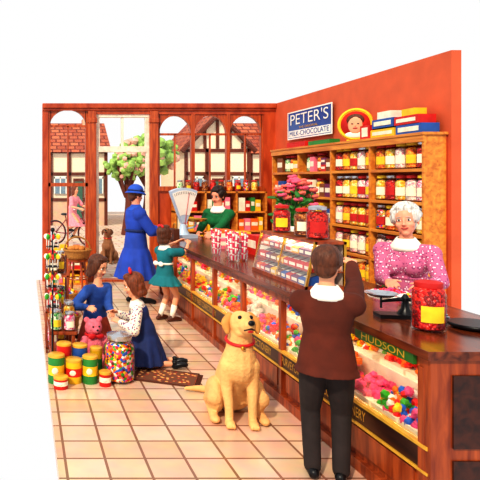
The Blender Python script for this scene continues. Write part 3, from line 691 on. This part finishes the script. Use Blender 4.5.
al=bpy.data.lights.new('showcase_fill_light','AREA'); al.shape='RECTANGLE'; al.size=.05; al.size_y=.95; al.energy=1.6; al.color=(1,.86,.62)  # extra fill light added under the lid to brighten the goods, no fitting
ao=bpy.data.objects.new('showcase_fill_light',al); ao.location=(xa+.13,(ya+yb)/2,z1-.03); ao.rotation_euler=(0,radians(-10),0); bpy.context.collection.objects.link(ao)
j=MB(); jar(j,2.33,4.78,1.27,.27,.085,1,(-.4,-.9),10,11,20); jar(j,2.33,5.02,1.27,.24,.075,6,(-.4,-.9),9,10,20); jar(j,2.32,5.42,1.27,.25,.075,1,(-.4,-.9),12,10,20); j.obj('counter_sweet_jars',JM,smooth=True,auto=True)
v=MB(); vx,vy=2.7,6.02
v.lathe((vx,vy,CZ),[(.06,0),(.075,.02),(.095,.15),(.07,.28),(.05,.33),(.07,.38),(.065,.38),(.045,.33)],0,24)
rs=random.Random(3)
for q in range(34):
    a=rs.uniform(0,2*pi); rr=rs.uniform(.02,.2); zt=CZ+.66+.2*(1-rr/.2)+rs.uniform(-.08,.05); p=V((vx+rr*cos(a),vy+rr*sin(a),zt))
    v.tube([(vx,vy,CZ+.33),((vx+p.x)/2,(vy+p.y)/2,CZ+.5),p],.004,1,5,2)
    for w_ in range(9):
        b2=w_*2.4; v.sph(p+V((.025*cos(b2),.025*sin(b2),.006*(w_%3))),(.023,.023,.016),2+(q%2),n=7,k=5)
for q in range(80):
    a=rs.uniform(0,2*pi); rr=rs.uniform(.06,.24); p=V((vx+rr*cos(a),vy+rr*sin(a),CZ+rs.uniform(.36,.74))); v.sph(p,(.055,.028,.012),1,Euler((rs.uniform(-.8,.8),rs.uniform(-.8,.8),a)).to_matrix(),8,5)
v.obj('flower_vase',[M_white,M_leaf,mat('petal_pink','#ea5f80',.6),mat('petal_coral','#f07868',.6)],smooth=True)
g=MB()
for (x,y) in ((2.14,6.72),(2.22,6.48),(2.26,6.24),(2.14,6.16)):
    g.lathe((x,y,CZ),[(.045,0),(.055,.02),(.06,.11),(.055,.11)],0,16)
    for q in range(11):
        a=q*.63; rr=.03 if q else 0; d0=V((cos(a)*rr*1.0,sin(a)*rr,0)); c1=1+q%2; c2=2-q%2; L_=.24+.02*(q%3)
        for t in range(4):
            p0=V((x,y,CZ+.02))+d0*(.8+.9*t/4)+V((0,0,L_*t/4)); p1=V((x,y,CZ+.02))+d0*(.8+.9*(t+.8)/4)+V((0,0,L_*(t+.8)/4)); p2=V((x,y,CZ+.02))+d0*(.8+.9*(t+1)/4)+V((0,0,L_*(t+1)/4))
            g.tube([p0,p1],.011,c1,8,1); g.tube([p1,p2],.0115,c2,8,1)
g.obj('sugar_stick_pots',[M_glass,M_white,mat('stick_pink','#ea3a68',.4)],smooth=True,auto=True)
pk=MB()
for (x,y,wx,wy,h_,m_) in ((2.55,7.0,.2,.25,.16,0),(2.58,7.32,.18,.24,.2,1),(2.55,6.6,.2,.3,.22,0),(2.52,7.62,.2,.2,.1,3),(2.38,6.9,.12,.2,.2,4),(2.55,7.9,.2,.25,.18,4),(2.35,7.3,.14,.2,.12,8)):
    pk.box((x,y,CZ),(x+wx,y+wy,CZ+h_),m_); pk.box((x-.003,y+.03,CZ+h_*.35),(x,y+wy-.03,CZ+h_*.75),3 if m_!=3 else 0); pk.box((x+.03,y-.003,CZ+h_*.35),(x+wx-.03,y,CZ+h_*.75),3 if m_!=3 else 0)
pk.obj('counter_boxes',BOX,bevel=.003)
M_pale=mat('scale_enamel','#bfd4ea',.25,var=.05)
e=empty('fan_dial_scale',(2.3,8.72,CZ),radians(20)); e.scale=(1.2,1.2,1.3); g=MB()
g.box((-.14,-.1,0),(.14,.1,.04)); g.lathe((0,0,.04),[(.08,0),(.05,.05),(.035,.12)],0,20)
n2=14; R0=.07;R1=.46
for (ya_,yb_,mm,ra,rb) in ((-.03,.03,0,R0,R1),(-.034,-.031,1,.16,.43),(.031,.034,1,.16,.43)):
    for i in range(n2):
        a=pi/2-.42+.84*i/n2; b_=pi/2-.42+.84*(i+1)/n2
        P=[(ra*cos(a),ra*sin(a)+.06),(rb*cos(a),rb*sin(a)+.06),(rb*cos(b_),rb*sin(b_)+.06),(ra*cos(b_),ra*sin(b_)+.06)]
        g.add([(p[0],ya_,p[1]+.04) for p in P]+[(p[0],yb_,p[1]+.04) for p in P],[(0,1,2,3),(7,6,5,4),(0,4,5,1),(1,5,6,2),(2,6,7,3),(3,7,4,0)],mm)
for i in range(13):
    a=pi/2-.36+.72*i/12; g.tube([(.39*cos(a),-.036,.39*sin(a)+.1),(.42*cos(a),-.036,.42*sin(a)+.1)],.002,2,4,1)
g.tube([(0,-.037,.15),(.06,-.037,.5)],.003,3,5,1)
g.tube([(.03,0,.1),(.16,0,.12),(.18,0,.17)],.012,0,8); g.lathe((.18,0,.17),[(.02,0),(.12,.015),(.14,.04),(.135,.042),(.11,.02),(.01,.01)],4,24)
g.obj('scale_body',[M_pale,M_white,M_black,M_redc,M_brass],e,True,auto=True)
def balance(name,loc,yaw,sc,m1,m2):
    e=empty(name,loc,yaw); e.scale=(sc,)*3; g=MB()
    g.box((-.2,-.07,0),(.2,.07,.03)); g.lathe((0,0,.03),[(.06,0),(.03,.04),(.022,.1),(.03,.12),(.01,.15)],0,16)
    g.tube([(-.17,0,.12),(0,0,.14),(.17,0,.12)],[.01,.016,.01],0,8)
    for s,r in ((-1,.1),(1,.085)):
        g.tube([(.17*s,0,.07),(.17*s,0,.15)],.008,0,8,1); g.lathe((.17*s,0,.15),[(.02,0),(r*.8,.01),(r*1.2,.035),(r*1.17,.038),(r*.7,.015),(.01,.008)],1,24)
    g.tube([(-.02,0,.13),(-.02,0,.08)],.006,1,6,1)
    for q in range(3): g.lathe((.26,-.05+.05*q,0),[(.022-.004*q,0),(.022-.004*q,.03),(.008,.033),(.01,.045),(.004,.05)],1,12)
    g.obj('balance_body',[m1,m2],e,True,auto=True)
balance('brass_balance_scale',(2.66,5.08,CZ),radians(90),1.0,M_black,M_brass)
balance('iron_counter_scale',(2.32,3.66,CZ),radians(-10),.8,M_black,M_steel)
g=MB(); n3=18
R=[]
for rr,dz in ((.16,.0),(.15,.012),(.08,.006),(.02,.005)): R.append([V((2.66+rr*cos(2*pi*i/n3)*(1+.12*sin(4*2*pi*i/n3)),4.38+rr*sin(2*pi*i/n3)*(1+.12*sin(4*2*pi*i/n3)),CZ+.001+dz*(1+.6*sin(5*2*pi*i/n3)))) for i in range(n3)])
g.rings(R,0)
for q in range(60):
    a=random.uniform(0,2*pi);rr=.1*sqrt(random.random()); g.ico((2.66+rr*cos(a),4.38+rr*sin(a),CZ+.02+.03*(1-rr/.1)*random.random()),.015,1+random.randrange(2))
g.obj('sweets_on_paper',[W_wh,CANDY[0],CANDY[5]])
g=MB(); g.lathe((2.66,4.05,CZ),[(.07,0),(.12,.02),(.13,.05),(.125,.05),(.1,.02)],0,24)
for q in range(40):
    a=random.uniform(0,2*pi);rr=.09*sqrt(random.random()); g.ico((2.66+rr*cos(a),4.05+rr*sin(a),CZ+.04+.02*random.random()),.014,1+random.randrange(3))
g.obj('sweets_dish',[M_white,CANDY[0],CANDY[4],CANDY[1]])
j=MB(); jar(j,2.26,3.36,CZ,.28,.085,1,(-.3,-.95),12,10,24,.9); j.obj('red_sweet_jar',JM,smooth=True,auto=True)
g=MB(); g.lathe((2.55,3.4,CZ),[(.1,0),(.13,.015),(.13,.03),(.12,.03)],0,24); g.tube([(2.55,3.28,CZ+.03),(2.5,3.15,CZ+.05),(2.47,3.05,CZ+.05)],[.014,.012,.014],0,8); g.obj('black_scoop_pan',[M_black],smooth=True)
# ------------------------------------------------------------------ left foreground
j=MB(); jar(j,.82,5.22,0,.42,.135,8,(-.2,-1),0,11,28,.8); j.obj('large_sweet_jar',JM,smooth=True,auto=True)
g=MB(); TC=[(.27,5.17,.07,.24,5,1),(.42,5.17,.07,.2,1,0),(.56,5.16,.065,.23,5,1),(.345,5.31,.065,.3,0,1),(.485,5.33,.068,.28,2,3),(.63,5.31,.055,.26,1,5),(.68,5.08,.05,.12,0,3),(.3,5.02,.06,.1,0,3)]
for (x,y,r,h_,a,b_) in TC:
    g.lathe((x,y,0),[(r*.97,0),(r,.005),(r,h_-.02),(r*1.03,h_-.018),(r*1.03,h_),(r*.9,h_+.004)],a,20)
    g.lathe((x,y,h_*.3),[(r*1.01,0),(r*1.01,h_*.35)],b_,20); g.lathe((x,y,h_-.018),[(r*1.04,0),(r*1.04,.018),(r*.9,.024)],9,20); g.sph((x-.2*r,y-r,h_*.48),(r*.4,.006,h_*.12),3 if a!=3 else 0)
g.obj('toffee_tins',BOX+[M_gold],smooth=True,auto=True)
g=MB(); g.box((.22,5.49,.32),(.48,5.98,.35))
for x in (.24,.43):
    for y in (5.5,5.93): g.box((x,y,0),(x+.03,y+.03,.32))
g.box((.24,5.5,.1),(.46,5.96,.12)); g.obj('low_display_table',[M_ctr],bevel=.004)
j=MB()
for (x,y,h_,r,fm,lb) in ((.29,5.56,.2,.055,5,12),(.41,5.55,.18,.055,7,9),(.29,5.7,.22,.055,4,9),(.42,5.72,.24,.055,2,10),(.3,5.86,.26,.06,1,9),(.42,5.88,.22,.05,6,12)): jar(j,x,y,.35,h_,r,fm,(.2,-1),lb,11,16)
j.obj('table_sweet_jars',JM,smooth=True,auto=True)
g=MB(); sx,sy=.25,5.42
g.tube([(sx,sy,.0),(sx,sy,1.28)],.008,0,8,1); g.torus((sx,sy,.01),.035,.008,0); g.sph((sx,sy,1.29),.02,0)
for q,z in enumerate((.6,.78,.96,1.14)):
    g.torus((sx,sy,z),.055,.004,0)
    for w_ in range(7):
        a=w_*.9+q; g.tube([(sx,sy,z),(sx+.055*cos(a),sy+.055*sin(a),z)],.003,0,4,1); g.tube([(sx+.055*cos(a),sy+.055*sin(a),z-.02),(sx+.055*cos(a),sy+.055*sin(a),z+.07)],.003,5,4,1)
        g.sph((sx+.058*cos(a),sy+.058*sin(a),z+.09),(.024,.012,.026),1+(w_+q)%4,Matrix.Rotation(a,3,'Z'),8,6)
g.obj('lollipop_stand',[M_black,CANDY[3],CANDY[0],CANDY[1],CANDY[4],M_white],smooth=True)
g=MB()
for zz in (.06,.42,.78): g.box((.21,6.03,zz-.02),(.44,6.33,zz))
for x in (.21,.42):
    for y in (6.03,6.31): g.box((x,y,0),(x+.02,y+.02,.95))
g.obj('tiered_jar_rack',[M_ctr],bevel=.003)
j=MB()
for zz in (.06,.42,.78):
    for q,(x,y) in enumerate(((.29,6.11),(.37,6.22),(.28,6.25))): jar(j,x,y,zz,.23,.048,1+random.randrange(8),(0,-1),[9,12,10][q],10+q%2,14)
j.obj('rack_sweet_jars',JM,smooth=True,auto=True)
e=empty('pink_teddy_bear',(.64,5.64,0),radians(195)); g=MB()
g.sph((0,0,.17),(.11,.095,.14)); g.sph((0,.01,.36),(.085,.08,.08)); g.sph((0,.08,.345),(.035,.035,.03))
for s in (-1,1): g.sph((.065*s,0,.43),(.03,.018,.03)); g.limb([(.09*s,.02,.25),(.15*s,.08,.18)],[.038,.032],k=1); g.limb([(.06*s,.05,.07),(.1*s,.18,.05)],[.05,.045],k=1); g.sph((.1*s,.2,.065),(.04,.025,.05))
g.obj('plush',mat('pink_plush','#e8788a',.95,var=.2,scale=30,bump=.6),e,True,.007)
g=MB(); g.sph((0,.115,.355),(.012,.008,.009))
for s in (-1,1): g.sph((.03*s,.08,.38),.009)
g.obj('eyes_nose',M_black,e,True)
g=MB(); g.torus((0,0,.295),.07,.012,0); g.sph((.04,.08,.29),(.04,.012,.025)); g.sph((-.04,.08,.29),(.04,.012,.025)); g.obj('ribbon',M_redc,e,True)
M_mat=dots('mat_pattern','#7a4a30','#e8b86a','#a8341e',22,.3)
e=empty('patterned_floor_mat',(1.25,5.28,0),radians(-22)); g=MB(); g.box((-.25,-.17,0),(.25,.17,.012)); g.box((-.26,-.18,0),(.26,-.165,.015),1); g.box((-.26,.165,0),(.26,.18,.015),1)
for q in range(18):
    yq=-.17+.34*q/17
    for sx_ in (-1,1): g.box((sx_*.27-.02,yq-.004,0),(sx_*.27+.02,yq+.004,.006),1)
g.obj('woven_mat',[M_mat,M_shb],e)
g=MB()
for (bx,by,br,bh) in ((.43,6.57,.17,.26),(.5,7.7,.19,.3)):
    g.lathe((bx,by,0),[(br*.75,0),(br*.8,.02),(br,bh),(br*1.05,bh+.01),(br*.95,bh),(br*.75,.04)],0,26); g.torus((bx,by,bh),br*1.02,.014,0)
    for zz in (.3,.6): g.torus((bx,by,bh*zz),br*(.78+.22*zz),.008,0)
    for q in range(110):
        a=random.uniform(0,2*pi); rr=br*.88*sqrt(random.random()); g.ico((bx+rr*cos(a),by+rr*sin(a),bh-.03+.09*(1-rr/br)*random.random()+.02),.026,1+random.randrange(8))
g.obj('baskets_of_sweets',[M_wick]+CANDY)
g=MB(); g.box((.42,9.95,.0),(1.04,10.22,.03)); g.box((.42,9.95,.45),(1.04,10.22,.48)); g.box((.42,9.95,0),(.45,10.22,.45)); g.box((1.01,9.95,0),(1.04,10.22,.45)); g.box((.42,9.95,.24),(1.04,10.22,.26)); g.obj('window_display_shelf',[M_shelf])
pk=MB()
for z in (.03,.26,.48):
    x=.47
    while x<.92:
        wd=random.uniform(.07,.12); hh_=random.uniform(.12,.19); m_=random.choice([0,1,4,3,8,1,5,2]); pk.box((x,9.98,z),(x+wd,10.15,z+hh_),m_); pk.box((x+.012,9.976,z+hh_*.4),(x+wd-.012,9.98,z+hh_*.7),3 if m_!=3 else 0); x+=wd+.01
pk.obj('sweet_packets',BOX)
g=MB(); g.lathe((.82,9.4,.47),[(.17,0),(.18,.01),(.18,.025),(.17,.03)],0,24)
for q in range(4):
    a=q*pi/2+.4; g.tube([(.82+.12*cos(a),9.4+.12*sin(a),.47),(.82+.18*cos(a),9.4+.18*sin(a),0)],.017,0,8,1)
g.torus((.82,9.4,.2),.15,.01,0); g.obj('round_stool',[M_ctr],smooth=True,auto=True)
g=MB(); g.lathe((.82,9.4,.5),[(.15,0),(.17,.05),(.21,.14),(.22,.15),(.2,.14),(.155,.05)],0,28); g.torus((.82,9.4,.65),.215,.015,0)
g.torus((.82,9.4,.65),.2,.013,0,Matrix.Rotation(pi/2,3,'X'),sy=1)
for (x,y,a) in ((-.08,-.04,.3),(.07,-.06,1.2),(0,.07,.1),(.02,-.01,.8),(-.02,.1,2)): g.sph((.82+x,9.4+y,.67),(.09,.05,.045),1,Matrix.Rotation(a,3,'Z'))
g.obj('bread_basket',[M_wick,M_bread],smooth=True)
# ------------------------------------------------------------------ light, world, camera
W=bpy.data.worlds.new('world'); bpy.context.scene.world=W; W.use_nodes=True
W.node_tree.nodes['Background'].inputs[0].default_value=(1,1,1,1); W.node_tree.nodes['Background'].inputs[1].default_value=1.0
L=bpy.data.lights.new('sun','SUN'); L.energy=3.2; L.angle=radians(3); L.color=(1,.88,.68)
o=bpy.data.objects.new('sun',L); o.rotation_euler=Euler((radians(38),radians(-36),0)); bpy.context.collection.objects.link(o)
cam=bpy.data.cameras.new('camera'); cam.lens=45; cam.sensor_width=36; cam.shift_x=.448; cam.shift_y=-.125
co=bpy.data.objects.new('camera',cam); co.location=(0,0,1.74); co.rotation_euler=(radians(90),0,0); bpy.context.collection.objects.link(co)
sc=bpy.context.scene; sc.camera=co
sc.view_settings.view_transform='Standard'; sc.view_settings.look='None'; sc.view_settings.gamma=.8
